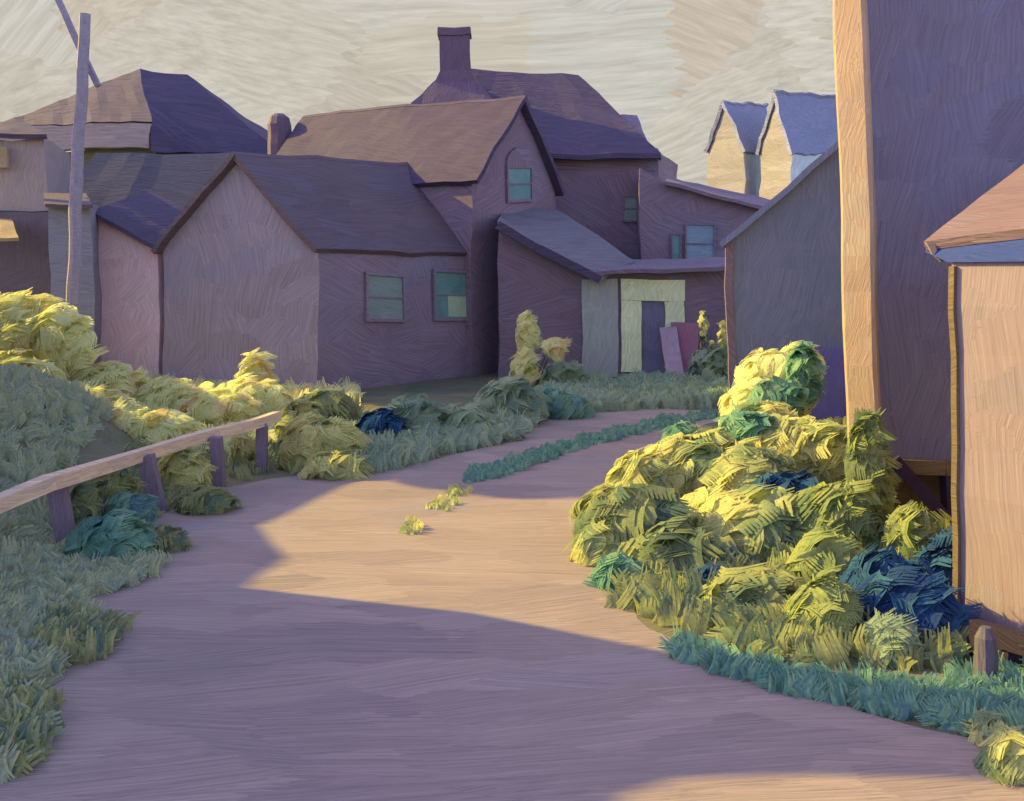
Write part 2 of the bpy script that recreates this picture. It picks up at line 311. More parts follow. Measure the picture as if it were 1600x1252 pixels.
def window(root, plane, u0, v0, u1, v1, frame='window_frame', pane='teal_pane', name='window', bars=(1, 1), fw=0.07, arch=False, blind=None, label=None):
    p0, n = plane; n = n.normalized()
    c = [onplane(*uv, p0, n) for uv in ((u0, v1), (u1, v1), (u1, v0), (u0, v0))]
    ex = (c[1]-c[0]); W = ex.length; ex.normalize(); ez = Vector((0, 0, 1)); H = (c[3]-c[0]).dot(ez)
    o = c[0]+n*0.01
    pt = lambda x, z, d=0: o+ex*x+ez*z+n*d
    def bx(bm, x0, z0, x1, z1, d0, d1): return poly_prism(bm, [pt(x0, z0, d0), pt(x1, z0, d0), pt(x1, z1, d0), pt(x0, z1, d0)], n*(d1-d0))
    bm = bmesh.new()
    bx(bm, -fw, -fw, W+fw, 0, 0, .07); bx(bm, -fw, H, W+fw, H+fw, 0, .07)
    bx(bm, -fw, 0, 0, H, 0, .065); bx(bm, W, 0, W+fw, H, 0, .065)
    if arch:
        a = [pt(W/2+math.cos(t)*(W/2+fw), H+fw+math.sin(t)*W*.42, 0) for t in np.linspace(0, math.pi, 9)]
        poly_prism(bm, a, n*.06)
    for i in range(bars[0]): x = W*(i+1)/(bars[0]+1); bx(bm, x-.02, 0, x+.02, H, .02, .05)
    for i in range(bars[1]): zz = H*(i+1)/(bars[1]+1); bx(bm, 0, zz-.02, W, zz+.02, .018, .053)
    f = finish(name, bm, frame, root, wobble=0.006, cut=0)
    bm = bx(bmesh.new(), 0, 0, W, H, 0.0, .025)
    finish('pane', bm, pane, f, wobble=0.006, cut=0)
    f.matrix_parent_inverse = Matrix.Translation(-Vector(root.location))
    f.children[0].matrix_parent_inverse = Matrix()
    if blind:
        a, b, cc, dd = blind
        bm = bx(bmesh.new(), W*a, H*b, W*cc, H*dd, .026, .036)
        s = finish('blind', bm, 'pale_blind', f, wobble=0.006, cut=0); s.matrix_parent_inverse = Matrix()
    if label: f['label'] = label
    return f
def panel(root, name, plane, u0, v0, u1, v1, mat, d0=0.0, d1=0.05, par=None):
    p0, n = plane
    c = [onplane(*uv, p0, n)+n*d0 for uv in ((u0, v1), (u1, v1), (u1, v0), (u0, v0))]
    o = finish(name, poly_prism(bmesh.new(), c, n*(d1-d0)), mat, root, wobble=0.008, cut=0.4)
    return o

# ---- brush-like bundles of leaves
def bundles(cen, dirs, nrm, L, Wd, blades=7, seg=3, curl=0.35, tone=None):
    n = len(cen)
    dirs = dirs-nrm*np.sum(dirs*nrm, 1)[:, None]
    dirs /= np.linalg.norm(dirs, axis=1)[:, None]+1e-9
    side = np.cross(nrm, dirs); side /= np.linalg.norm(side, axis=1)[:, None]+1e-9
    cu = rng.uniform(-curl, curl, n)
    verts = []; tones = []
    for b in range(blades):
        off = (b-(blades-1)/2)/blades*Wd
        l0 = -0.5*L*rng.uniform(0.85, 1.05, n); l1 = 0.5*L*rng.uniform(0.75, 1.1, n)
        lift = rng.normal(0, 0.008, n)*L
        bw = Wd/blades*rng.uniform(0.85, 1.3, n)
        for s in range(seg+1):
            t = s/seg
            a = l0+(l1-l0)*t
            bend = cu*L*((2*t-1)**2)
            hgt = lift-0.25*L*((2*t-1)**2)*0.6
            w = bw*(1.0 if 0 < s < seg else 0.45)
            c = cen+dirs*a[:, None]+side*(off+bend)[:, None]+nrm*hgt[:, None]
            verts.append(c-side*w[:, None]*.5); verts.append(c+side*w[:, None]*.5)
        tones.append((tone if tone is not None else rng.random(n))+rng.normal(0, .055, n))
    vs = np.stack(verts, 1).reshape(-1, 3)            # n * (blades*(seg+1)*2)
    per = blades*(seg+1)*2
    base = []
    for b in range(blades):
        for s in range(seg):
            k = b*(seg+1)*2+s*2
            base.append((k, k+1, k+3, k+2))
    base = np.array(base)
    faces = (base[None]+(np.arange(n)*per)[:, None, None]).reshape(-1, 4)
    tn = np.repeat(np.stack(tones, 1)[:, :, None], seg, 2).reshape(-1)
    return vs, faces, tn
def leafmesh(name, parts, mat, parent=None):
    vs = []; fs = []; ts = []; k = 0
    for v, f, t in parts: vs.append(v); fs.append(f+k); ts.append(t); k += len(v)
    vs = np.concatenate(vs); fs = np.concatenate(fs); ts = np.concatenate(ts)
    me = bpy.data.meshes.new(name)
    me.vertices.add(len(vs)); me.vertices.foreach_set('co', vs.astype(np.float32).ravel())
    me.loops.add(len(fs)*4); me.loops.foreach_set('vertex_index', fs.astype(np.int32).ravel())
    me.polygons.add(len(fs)); me.polygons.foreach_set('loop_start', np.arange(0, len(fs)*4, 4, dtype=np.int32))
    me.update(calc_edges=True)
    a = me.attributes.new('tone', 'FLOAT', 'FACE'); a.data.foreach_set('value', np.clip(ts, 0, 1).astype(np.float32))
    me.materials.append(MATS[mat])
    o = bpy.data.objects.new(name, me); C.objects.link(o)
    if parent is not None: o.parent = parent; o.matrix_parent_inverse = Matrix.Translation(-Vector(parent.location))
    return o
def crown(lobes, n, L, Wd, up=0.0, blades=7, zmin=0.02, fill=0.35):
    """lobes: (centre, (rx, ry, rz))"""
    parts = []
    wts = np.array([r[0]*r[2] for c, r in lobes]); wts = wts/wts.sum()
    for (c, r), wt in zip(lobes, wts):
        m = max(8, int(n*wt))
        d = rng.normal(size=(m, 3)); d[:, 1] -= 0.2; d /= np.linalg.norm(d, axis=1)[:, None]
        rr = np.where(rng.random(m) < fill, rng.uniform(0.45, 0.85, m), rng.uniform(0.86, 1.08, m))
        r = np.array(r); p = np.array(c)+d*r*rr[:, None]
        nn = d/r; nn /= np.linalg.norm(nn, axis=1)[:, None]
        nn += rng.normal(0, 0.22, (m, 3))+np.array([-.4, 0, .45]); nn /= np.linalg.norm(nn, axis=1)[:, None]
        dr = rng.normal(size=(m, 3)); dr[:, 2] = dr[:, 2]*(1-up)+up*2.0
        ok = p[:, 2] > zmin
        p, nn, dr = p[ok], nn[ok], dr[ok]; m = len(p)
        if m == 0: continue
        # clumps share a tone
        tone = (np.sin(p[:, 0]*7+p[:, 2]*5)+np.sin(p[:, 2]*9-p[:, 1]*4))*0.18+0.5+rng.normal(0, .2, m)
        parts.append(bundles(p, dr, nn, L*rng.uniform(.6, 1.25, m), Wd*rng.uniform(.6, 1.25, m), blades, tone=tone))
    return parts
def shrub(label, lobes, mat, n=260, L=0.42, Wd=0.32, up=0.2, group=None, name='shrub', cat='shrub', stems=True, blades=10, fill=0.35):
    """lobes in picture terms: (u, v, Y, ru, rv)"""
    lb = []
    for (u, v, Y, ru, rv) in lobes:
        c = P(u, v, Y); rx = ru/F*Y; rz = rv/F*Y; c.z = max(c.z, rz*.25) if len(lobes) == 1 else c.z
        lb.append((tuple(c), (rx, max(rx*.8, .12), rz)))
    b = Vector(lb[0][0]); b.z = 0
    root = thing(name, label, cat, b, group)
    leafmesh('foliage', crown(lb, int(n*1.4), L, Wd, up, blades, fill=fill), mat, root)
    if stems:
        for (c, r) in lb:
            for k in range(2):
                t = Vector(c)+Vector((random.uniform(-.4, .4)*r[0], random.uniform(-.4, .4)*r[1], r[2]*.4))
                s = Vector((b.x+(c[0]-b.x)*.4+random.uniform(-.08, .08), b.y+(c[1]-b.y)*.4, -0.05))
                finish('stem', tube(bmesh.new(), [s, (s+t)/2+Vector((random.uniform(-.05, .05), 0, .05)), t], [.022, .016, .006], 5), 'bark', root, wobble=0, cut=0)
    return root
def tufts(name, label, spots, mat, L=0.22, Wd=0.12, blades=6, lean=0.5, kind='stuff', cat='grass', parent=None):
    """spots: Nx3 ground points"""
    p = np.array(spots, float); m = len(p)
    d = np.stack([rng.normal(0, lean, m), rng.normal(0, lean, m), np.ones(m)], 1)
    nn = np.stack([rng.normal(0, .6, m), -np.ones(m), rng.normal(.5, .3, m)], 1); nn /= np.linalg.norm(nn, axis=1)[:, None]
    Ls = L*rng.uniform(.5, 1.3, m)
    p[:, 2] += Ls*0.30
    o = leafmesh(name, [bundles(p, d, nn, Ls, Wd*rng.uniform(.6, 1.3, m), blades)], mat, parent)
    if parent is None: tag(o, label, cat, kind=kind)
    return o
def inpoly(poly, n, zf=None):
    xs = [p[0] for p in poly]; ys = [p[1] for p in poly]; out = []
    while len(out) < n:
        x = random.uniform(min(xs), max(xs)); y = random.uniform(min(ys), max(ys)); c = False; j = len(poly)-1
        for i in range(len(poly)):
            if (poly[i][1] > y) != (poly[j][1] > y) and x < (poly[j][0]-poly[i][0])*(y-poly[i][1])/(poly[j][1]-poly[i][1])+poly[i][0]: c = not c
            j = i
        if c: out.append((x, y))
    return out
def pxpoly(poly, n):
    """sample evenly in the picture, returns ground points"""
    res = []
    for (u, v) in inpoly(poly, n):
        g = G(u, v); g.z = gz(g.x, g.y); res.append(tuple(g))
    return res

# ------------------------------------------------------------------ ground
def sst(a, b, x):
    t = min(1, max(0, (x-a)/(b-a))); return t*t*(3-2*t)
def gz(x, y):
    k = sst(-4.3, -6.6, x+0.05*(y-10))*sst(5.0, 9.0, y)*(1-sst(13.0, 18.0, y))
    return 1.18*k
def ground():
    bm = bmesh.new()
    xs = [-1500, -400, -120, -50, -30, -20, -15]+[(-12+0.4*i) for i in range(0, 61)]+[15, 20, 30, 50, 120, 400, 1500]
    ys = [-400, -100, -30, -10, -4]+[0.4*i for i in range(0, 61)]+[27, 31, 36, 42, 50, 70, 120, 300, 1500]
    g = [[bm.verts.new((x, y, gz(x, y)+0.0-0.004)) for x in xs] for y in ys]
    for j in range(len(ys)-1):
        for i in range(len(xs)-1): bm.faces.new((g[j][i], g[j][i+1], g[j+1][i+1], g[j+1][i]))
    structure(finish('ground', bm, 'ground', wobble=0, cut=0, smooth=True))
ground()
ROAD = [(-330,1400),(-200,1252),(20,1215),(70,1150),(40,1080),(120,1035),(150,980),(110,935),(190,880),(235,815),(330,765),(450,745),(540,738),(600,730),(690,715),(800,690),(850,655),(1000,638),(1135,640),(1135,655),(1060,676),(990,712),(940,755),(900,800),(925,850),(950,915),(1020,985),(1120,1040),(1230,1083),(1380,1120),(1560,1165),(1750,1210),(2100,1400)]
def road():
    pts = [G(u, v) for (u, v) in ROAD]
    pts = [Vector((-12, 4.0, 0)), ]+pts[0:]+[Vector((14, 3.6, 0)), Vector((30, -12, 0)), Vector((-30, -12, 0))]
    out = []
    n = len(pts)
    for i in range(n):                          # softened, slightly ragged outline
        a, b = pts[i], pts[(i+1) % n]
        for k in range(5):
            p = a.lerp(b, k/5); p = p+Vector((math.sin(p.y*9+i)*.03, math.sin(p.x*8)*.03, 0)); p.z = 0.0; out.append(p)
    bm = bmesh.new(); f = bm.faces.new([bm.verts.new(p) for p in out])
    bmesh.ops.triangulate(bm, faces=[f])
    structure(finish('road', bm, 'road', wobble=0, cut=0))
road()

# ------------------------------------------------------------------ the weathered cabin in the centre left
cC = (-4.07, 21.5); cL = (-7.76, 22.8); cR = (-0.41, 26.4); cB = (-4.2, 28.4)
cab = thing('cabin', 'low violet grey cabin with pointed gable and two teal windows in its long side', 'house', (-4.07, 21.5, 0))
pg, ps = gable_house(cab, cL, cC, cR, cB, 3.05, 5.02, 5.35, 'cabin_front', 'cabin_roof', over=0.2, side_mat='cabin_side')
window(cab, ps, 572, 430, 627, 498, pane='grey_pane', frame='cabin_side', bars=(0, 1))
window(cab, ps, 678, 425, 730, 497, pane='teal_pane', frame='cabin_side', bars=(0, 1), blind=(.38, .02, .95, .52))

# ------------------------------------------------------------------ gabled wing with the arched window
def off(p, d, t): return (p[0]+d[0]*t, p[1]+d[1]*t)
al = (.53, .85); rd = (-.85, .53); m0 = (.084, 27.0)
wing = thing('gabled_house', 'house with dusty pink lit roof slope and a small arched teal window in its gable', 'house', (m0[0], m0[1], 0))
g0 = off(m0, al, -2.04); g1 = off(m0, al, 2.2)
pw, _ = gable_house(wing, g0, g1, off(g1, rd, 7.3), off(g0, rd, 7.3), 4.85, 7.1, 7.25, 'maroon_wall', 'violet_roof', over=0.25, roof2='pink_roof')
nw = Vector((.85, -.53, 0))
window(wing, (Vector((*m0, 0)), nw), 792, 262, 828, 312, arch=True, bars=(0, 1), frame='maroon_wall', pane='teal_pane')

# ------------------------------------------------------------------ big house behind with the tall chimney
big = thing('tall_house', 'tall dark violet house with hipped roof and square chimney above the pink roof', 'house', (2, 33, 0))
w0 = [(-3.6, 30.3), (4.25, 30.0), (5.6, 34.5), (-3.0, 36.5)]
finish('wall', prism([Vector((x, y, -.05)) for x, y in w0], [Vector((x, y, 6.2)) for x, y in w0]), 'maroon_wall', big)
def roofmesh(root, corners, ridge, mat, name='roof', t=0.14):
    """corners: 4 eave points (front-left, front-right, back-right, back-left); ridge 2 points"""
    a = [Vector(c) for c in corners]; r = [Vector(c) for c in ridge]
    bm = bmesh.new()
    vb = [bm.verts.new(p) for p in a]; vl = [bm.verts.new(p-Vector((0, 0, t))) for p in a]; rv = [bm.verts.new(p) for p in r]
    bm.faces.new((vb[0], vb[1], rv[1], rv[0])); bm.faces.new((vb[1], vb[2], rv[1])); bm.faces.new((vb[2], vb[3], rv[0], rv[1])); bm.faces.new((vb[3], vb[0], rv[0]))
    for i in range(4): bm.faces.new((vb[i], vl[i], vl[(i+1) % 4], vb[(i+1) % 4]))
    bm.faces.new(vl)
    return finish(name, bm, mat, root)
rf = roofmesh(big, [P(560, 238, 29.8), P(1032, 241, 29.5), P(1030, 250, 36), (-4, 37, 6.2)], [P(700, 106, 33), P(905, 118, 33)], 'violet_roof')
bm = slab([P(955, 180, 31.5), P(996, 180, 31.5), P(1015, 228, 30.3), P(965, 228, 30.3)], 0.3)
finish('dormer', bm, 'maroon_wall', big)
# chimney with flared shoulders
bm = bmesh.new()
c0 = P(710, 140, 31.2)
def sq(cx, cy, z, w, dpt): return [Vector((cx-w/2, cy-dpt/2, z)), Vector((cx+w/2, cy-dpt/2, z)), Vector((cx+w/2, cy+dpt/2, z)), Vector((cx-w/2, cy+dpt/2, z))]
lev = [(42, 50, 1), (44, 52, 1), (54, 52, 1), (55, 46, 1), (110, 49, 1), (128, 62, 1), (165, 128, 1), (200, 150, 1)]
rings = []
for v, wpx, _ in lev:
    zz = P(0, v, 31.2).z; ww = wpx/F*31.2
    rings.append([bm.verts.new(p) for p in sq(c0.x, 31.6, zz, ww, ww*.8)])
for a, b in zip(rings, rings[1:]):
    for k in range(4): bm.faces.new((a[k], a[(k+1) % 4], b[(k+1) % 4], b[k]))
bm.faces.new(rings[0]); bm.faces.new(rings[-1][::-1])
finish('chimney', bm, 'chimney', big)
pb = (Vector((-3.6, 30.3, 0)), Vector((-.038, -1, 0)).normalized())
window(big, pb, 976, 308, 994, 345, frame='maroon_wall', pane='grey_pane', bars=(0, 1), fw=.05)
window(big, pb, 1003, 292, 1024, 338, frame='maroon_wall', pane='teal_pane', bars=(0, 1), fw=.05)
# low wing to the right with falling roof line
lw = thing('low_wing', 'low dark wing with falling roof line and a square pale blue window below it', 'house', (5, 28, 0))
pts = [P(1000, 262, 28.6), P(1040, 288, 28.6), P(1135, 308, 28.6), P(1215, 332, 28.6), P(1215, 592, 28.6), P(1000, 592, 28.6)]
finish('wall', poly_prism(bmesh.new(), pts, (0.1, 1.2, 0)), 'maroon_wall', lw)
bm = slab([P(1040, 284, 28.3), P(1220, 328, 28.3), P(1225, 318, 30.1), P(1045, 276, 30.1)], 0.1)
finish('roof', bm, 'maroon_wall', lw)
pl = (P(1000, 500, 28.58), Vector((0, -1, 0)))
window(lw, pl, 1072, 352, 1115, 410, frame='maroon_wall', pane='blue_pane', bars=(0, 1), fw=.04)
window(lw, pl, 1050, 368, 1062, 418, frame='maroon_wall', pane='teal_pane', bars=(0, 0), fw=.03)
window(lw, pl, 994, 352, 1012, 384, frame='maroon_wall', pane='teal_pane', bars=(0, 0), fw=.04) if False else None
# entry ell in front
ell = thing('entry_ell', 'single storey entry ell with slate blue lean-to roof beside a pale green door surround', 'house', (2, 25, 0))
YF = 25.0
pts = [P(779, 352, YF), P(930, 432, YF), P(1138, 418, YF), P(1138, 592, YF), P(779, 592, YF)]
finish('wall', poly_prism(bmesh.new(), pts, (0.1, 1.3, 0)), 'maroon_wall', ell)
bm = bmesh.new()
ring = [P(776, 347, 24.7), P(936, 433, 24.5), P(992, 408, 25.6), P(872, 330, 28.0), P(788, 322, 27.6)]
lowr = [p-Vector((0, 0, .13)) for p in ring]
a = [bm.verts.new(p) for p in ring]; b = [bm.verts.new(p) for p in lowr]
bm.faces.new(a); bm.faces.new(b[::-1])
for i in range(5): bm.faces.new((a[i], a[(i+1) % 5], b[(i+1) % 5], b[i]))
finish('roof', bm, 'slate_roof', ell)
bm = beam(bmesh.new(), P(776, 352, 24.6), P(938, 437, 24.4), .06, .2); finish('bargeboard', bm, 'violet_roof', ell)
bm = slab([P(930, 425, 24.6), P(1142, 415, 24.6), P(1142, 404, 26.5), P(960, 404, 26.5)], .1); finish('eave_roof', bm, 'maroon_wall', ell)
pe = (P(900, 500, YF), Vector((0, -1, 0)))
d_ = panel(ell, 'shutter_door', pe, 909, 437, 965, 590, 'teal_door', 0, .07); d_['label'] = 'blue grey plank door left of the pale green surround'
s_ = panel(ell, 'door_surround', pe, 970, 437, 1070, 470, 'green_surround', 0, .09)
panel(ell, 'door_surround', pe, 970, 470.5, 1001, 582, 'green_surround', 0, .085)
panel(ell, 'door_surround', pe, 1038, 470.5, 1068, 575, 'green_surround', 0, .085)
panel(ell, 'doorway', pe, 1001.5, 471, 1037.5, 592, 'dark_door', 0, .03)
# leaning boards by the door
def lean(name, label, q, mat, t=0.05):
    pts = [P(u, v, Y) for u, v, Y in q]
    o = finish(name, poly_prism(bmesh.new(), pts, (0, t, 0)), mat, wobble=.006, cut=.4)
    tag(o, label, 'board', 'boards leaning beside the doorway'); return o
lean('leaning_board', 'mauve board leaning beside the dark doorway, nearer the door', [(1044, 600, 23.6), (1073, 603, 23.5), (1056, 510, 24.6), (1030, 512, 24.7)], 'mauve_board')
lean('leaning_board', 'broad maroon board leaning behind the mauve board near the doorway', [(1056, 604, 23.9), (1085, 600, 23.9), (1094, 505, 24.8), (1048, 503, 24.8)], 'maroon_board')

# ------------------------------------------------------------------ far left houses
hip = thing('hipped_house', 'large house on the left with a broad hipped roof, its left slope catching the sun', 'house', (-13, 34, 0))
hp = [(-17.6, 35.0), (-11.6, 33.5), (-7.6, 37), (-13, 39)]
finish('wall', prism([Vector((x, y, -.05)) for x, y in hp], [Vector((x, y, 6.65)) for x, y in hp]), 'grey_wall', hip)
bm = bmesh.new()
A = P(-6, 196, 34.6); B = P(236, 190, 33.0); B2 = P(238, 236, 32.6); Cc = P(445, 243, 36.0); T0 = P(218, 108, 35.5); T1 = P(292, 118, 36.5)
Bk = Vector((-8, 41, 7.0)); Bl = Vector((-17, 40, 7.4))
vs = {k: bm.verts.new(p) for k, p in dict(A=A, B=B, B2=B2, C=Cc, T0=T0, T1=T1, Bk=Bk, Bl=Bl).items()}
f1 = bm.faces.new([vs[k] for k in ('A', 'B', 'T0')]); f2 = bm.faces.new([vs[k] for k in ('B', 'B2', 'C', 'T1', 'T0')])
bm.faces.new([vs[k] for k in ('C', 'Bk', 'T1')]); bm.faces.new([vs[k] for k in ('Bk', 'Bl', 'T0', 'T1')]); bm.faces.new([vs[k] for k in ('Bl', 'A', 'T0')])
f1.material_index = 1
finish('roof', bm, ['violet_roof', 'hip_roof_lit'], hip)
pts = [P(-10, 197, 34.2), P(234, 193, 32.9), P(234, 231, 32.9), P(-10, 233, 34.2)]
finish('frieze', poly_prism(bmesh.new(), pts, (0.1, .35, 0)), 'frieze', hip)
# little rounded chimney between the roofs
bm = bmesh.new(); c0 = P(438, 0, 30.9)
tube(bm, [Vector((c0.x, 30.9, 4.6)), Vector((c0.x, 30.9, P(0, 196, 30.9).z)), Vector((c0.x, 30.9, P(0, 184, 30.9).z)), Vector((c0.x, 30.9, P(0, 178, 30.9).z))], [.38, .36, .3, .14], 10)
ch = thing('back_wing', 'long low roof behind the cabin gable with a small round topped chimney', 'house', (-8, 31, 0))
finish('chimney', bm, 'chimney', ch)
bwp = [(-13.2, 29.5), (-3.6, 31.0), (-3.2, 34.5), (-13.2, 32.5)]
finish('wall', prism([Vector((x, y, -.05)) for x, y in bwp], [Vector((x, y, 4.6)) for x, y in bwp]), 'grey_wall', ch)
roofmesh(ch, [P(85, 325, 29.2), P(640, 325, 30.4), P(640, 300, 35), (-13.6, 33.5, 4.6)], [P(150, 240, 31.5), P(560, 240, 33)], 'back_roof')

# narrow house at the left edge
eh = thing('narrow_house', 'narrow mauve board house at the left edge with dark lower wall', 'house', (-13, 25, 0))
pts = [P(-120, 215, 26), P(20, 222, 25.6), P(70, 214, 25.6), P(74, 330, 25.6), P(-120, 334, 26)]
finish('wall', poly_prism(bmesh.new(), pts, (-0.9, 3.5, 0)), 'mauve_wall', eh)
pts = [P(-120, 334.5, 25.9), P(78, 331, 25.5), P(84, 600, 25.5), P(-120, 600, 25.9)]
finish('lower_wall', poly_prism(bmesh.new(), pts, (-0.9, 3.5, 0)), 'dark_wall', eh)
bm = slab([P(-120, 212, 25.6), P(74, 210, 25.3), P(40, 192, 27.5), P(-120, 192, 27.5)], .12); finish('roof', bm, 'violet_roof', eh)
bm = slab([P(-60, 376, 23.8), P(30, 372, 23.8), P(18, 344, 25.3), P(-60, 342, 25.3)], .08)
finish('lit_slope', bm, 'sunlit_patch', eh)  # bit of roof slope with its sunlight painted in peach
panel(eh, 'lit_patch', (P(0, 300, 25.5), Vector((0, -1, 0))), -20, 232, 15, 264, 'sunlit_patch', 0, .12)  # sunlit patch of wall painted as a peach panel
# slate block shed
ob = thing('slate_shed', 'small slate grey shed with flat front below the leaning utility pole', 'shed', (-9.6, 22.5, 0))
pts = [P(76, 318, 22.3), P(142, 316, 22.3), P(147, 460, 22.3), P(147, 612, 22.3), P(80, 612, 22.3)]
finish('wall', poly_prism(bmesh.new(), pts, (-.5, 2.0, 0)), 'slate_block', ob)
bm = slab([P(70, 320, 22.0), P(146, 318, 22.0), P(134, 300, 24.2), P(66, 302, 24.2)], .08); finish('roof', bm, 'cabin_roof', ob)
# pink shed
pk = thing('pink_shed', 'small pinkish shed with one sided blue roof between grey shed and cabin', 'shed', (-9, 23, 0))
pts = [P(147, 336, 23.3), P(246, 390, 23.0), P(250, 600, 23.0), P(150, 600, 23.3)]
finish('wall', poly_prism(bmesh.new(), pts, (.6, 2.2, 0)), 'pink_wall', pk)
bm = slab([P(143, 328, 23.0), P(252, 389, 22.7), P(335, 345, 25.8), P(232, 300, 26.2)], .1); finish('roof', bm, 'violet_roof', pk)
panel(pk, 'door', (P(147, 500, 23.28), Vector((-.06, -1, 0)).normalized()), 205, 462, 243, 596, 'dark_wall', .01, .05)  # no real door, dark panel standing for the recessed wall between shed and cabin

# ------------------------------------------------------------------ twin gables far right
def twin(lbl, uA, uB, uC, vap, vE, vbase, Y, apex_u, ridge_end, side_v=None):
    t = thing('gabled_cottage', lbl, 'house', (P(uA, 430, Y).x, Y, 0), 'pair of cream gabled cottages on the far rise')
    # gable face uA..uB (sunlit cream), side face uB..uC (shade put into its blue)
    a = P(uA, vE, Y+3); b = P(uB, vE, Y); c = P(uC, vE, Y+5); ap = P(apex_u, vap, Y+1.5); bt = lambda p: Vector((p.x, p.y, -0.05))
    ap2 = P(ridge_end[0], ridge_end[1], Y+7)
    dd = a+(c-b)
    bm = bmesh.new(); v = {k: bm.verts.new(p) for k, p in dict(a=a, b=b, c=c, d=dd, A=bt(a), B=bt(b), C=bt(c), D=bt(dd), p=ap, q=ap2).items()}
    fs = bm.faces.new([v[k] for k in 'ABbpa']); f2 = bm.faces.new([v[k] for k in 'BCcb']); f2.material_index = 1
    bm.faces.new([v[k] for k in 'CDdqc']); bm.faces.new([v[k] for k in 'DAad']); bm.faces.new([v[k] for k in 'bcqp']); bm.faces.new([v[k] for k in 'adqp'])
    finish('wall', bm, ['cream_gable', 'far_side_shade'], t)
    fw = (ap-ap2).normalized()*.25
    e = (b-ap).normalized()*.5; e2 = (a-ap).normalized()*.5
    finish('roof', slab([ap+fw+Vector((0, 0, .25)), b+e+fw+Vector((0, 0, .2)), c+e+Vector((0, 0, .2)), ap2+Vector((0, 0, .25))], .2), 'far_roof', t)
    finish('roof', slab([ap+fw+Vector((0, 0, .25)), a+e2+fw+Vector((0, 0, .2)), dd+e2+Vector((0, 0, .2)), ap2+Vector((0, 0, .25))], .2), 'far_roof', t)
    return t
twin('cream gabled cottage with blue roof, left one of the far pair', 1106, 1163, 1190, 165, 232, 330, 60, 1133, (1200, 168))
twin('cream gabled cottage with blue roof, right one of the far pair', 1188, 1237, 1310, 148, 234, 330, 56, 1212, (1320, 156))

# ------------------------------------------------------------------ blue violet shed, right of centre
sh = thing('plank_shed', 'blue violet plank shed with steep gable behind the golden bushes, left of the pole', 'shed', (5.5, 17.8, 0))
YS = 17.8
a = P(1132, 372, YS); apx = P(1400, 150, YS); rgt = P(1640, 372, YS)
pts = [a, apx, rgt, Vector((rgt.x, YS, -.05)), Vector((a.x+.12, YS, -.05))]
finish('wall', poly_prism(bmesh.new(), pts, (1.2, 3.6, 0)), 'shed_wall', sh)
bm = slab([P(1122, 380, YS-.15), apx+Vector((0, -.15, .1)), apx+Vector((1.2, 3.7, .1)), P(1122, 380, YS-.15)+Vector((1.2, 3.85, 0))], .1)
finish('roof', bm, 'shed_wall', sh)
bm = slab([P(1650, 380, YS-.15), apx+Vector((0, -.15, .1)), apx+Vector((1.2, 3.7, .1)), P(1650, 380, YS-.15)+Vector((1.2, 3.85, 0))], .1)
finish('roof', bm, 'shed_wall', sh)
panel(sh, 'door', (Vector((0, YS, 0)), Vector((0, -1, 0))), 1266, 545, 1318, 655, 'shed_shade', .005, .06)  # no real door, dark panel painted for the shaded corner of the wall
bm = bmesh.new()
for uu in (1138,): beam(bm, P(uu, 380, YS-.03), P(uu+8, 650, YS-.03), .05, .13, up=(1, 0, 0))
finish('corner_strip', bm, 'maroon_wall', sh)

# ------------------------------------------------------------------ tall barn on posts
bn = thing('tall_barn', 'tall violet board barn raised on dark braced posts, rising out of the picture', 'barn', (4.5, 9.8, 0))
f0 = Vector((3.54, 10.3, 0)); f1 = Vector((8.5, 9.1, 0)); bk1 = Vector((12, 15, 0)); bk0 = Vector((6.6, 16.8, 0))
zb = 0.58
finish('wall', prism([Vector((p.x, p.y, zb)) for p in (f0, f1, bk1, bk0)], [Vector((p.x, p.y, 7.8)) for p in (f0, f1, bk1, bk0)]), 'barn_wall', bn)
roofmesh(bn, [(3.4, 9.9, 7.8), (9.0, 8.6, 7.8), (12.6, 15.2, 7.8), (6.0, 17, 7.8)], [(6.4, 11.5, 10.2), (8.6, 14.2, 10.2)], 'violet_roof')
finish('sill_beam', beam(bmesh.new(), f0+Vector((.02, -.02, zb+.02)), f1+Vector((0, -.02, zb+.02)), .1, .14), 'underside', bn)
def onb(u, v): 
    n = (f1-f0).cross(Vector((0, 0, 1))).normalized(); return onplane(u, v, f0, n)
finish('brace', beam(bmesh.new(), onb(1392, 715)+Vector((0,-.1,0)), onb(1493, 835)+Vector((0,-.1,0)), .1, .13), 'dark_timber', bn)
for u in (1370, 1488, 1700):
    p = onb(u, 700); finish('post', beam(bmesh.new(), Vector((p.x, p.y+.03, -.05)), Vector((p.x, p.y+.03, zb)), .16, .16, up=(0, 1, 0)), 'dark_timber', bn)
p = onb(1370, 700); q = onb(1700, 700)
finish('dark_void', poly_prism(bmesh.new(), [Vector((p.x, p.y+.3, -.05)), Vector((q.x, q.y+.3, -.05)), Vector((q.x, q.y+.3, zb)), Vector((p.x, p.y+.3, zb))], (0, .05, 0)), 'underside', bn)  # brown sheet standing for the dark void under the barn

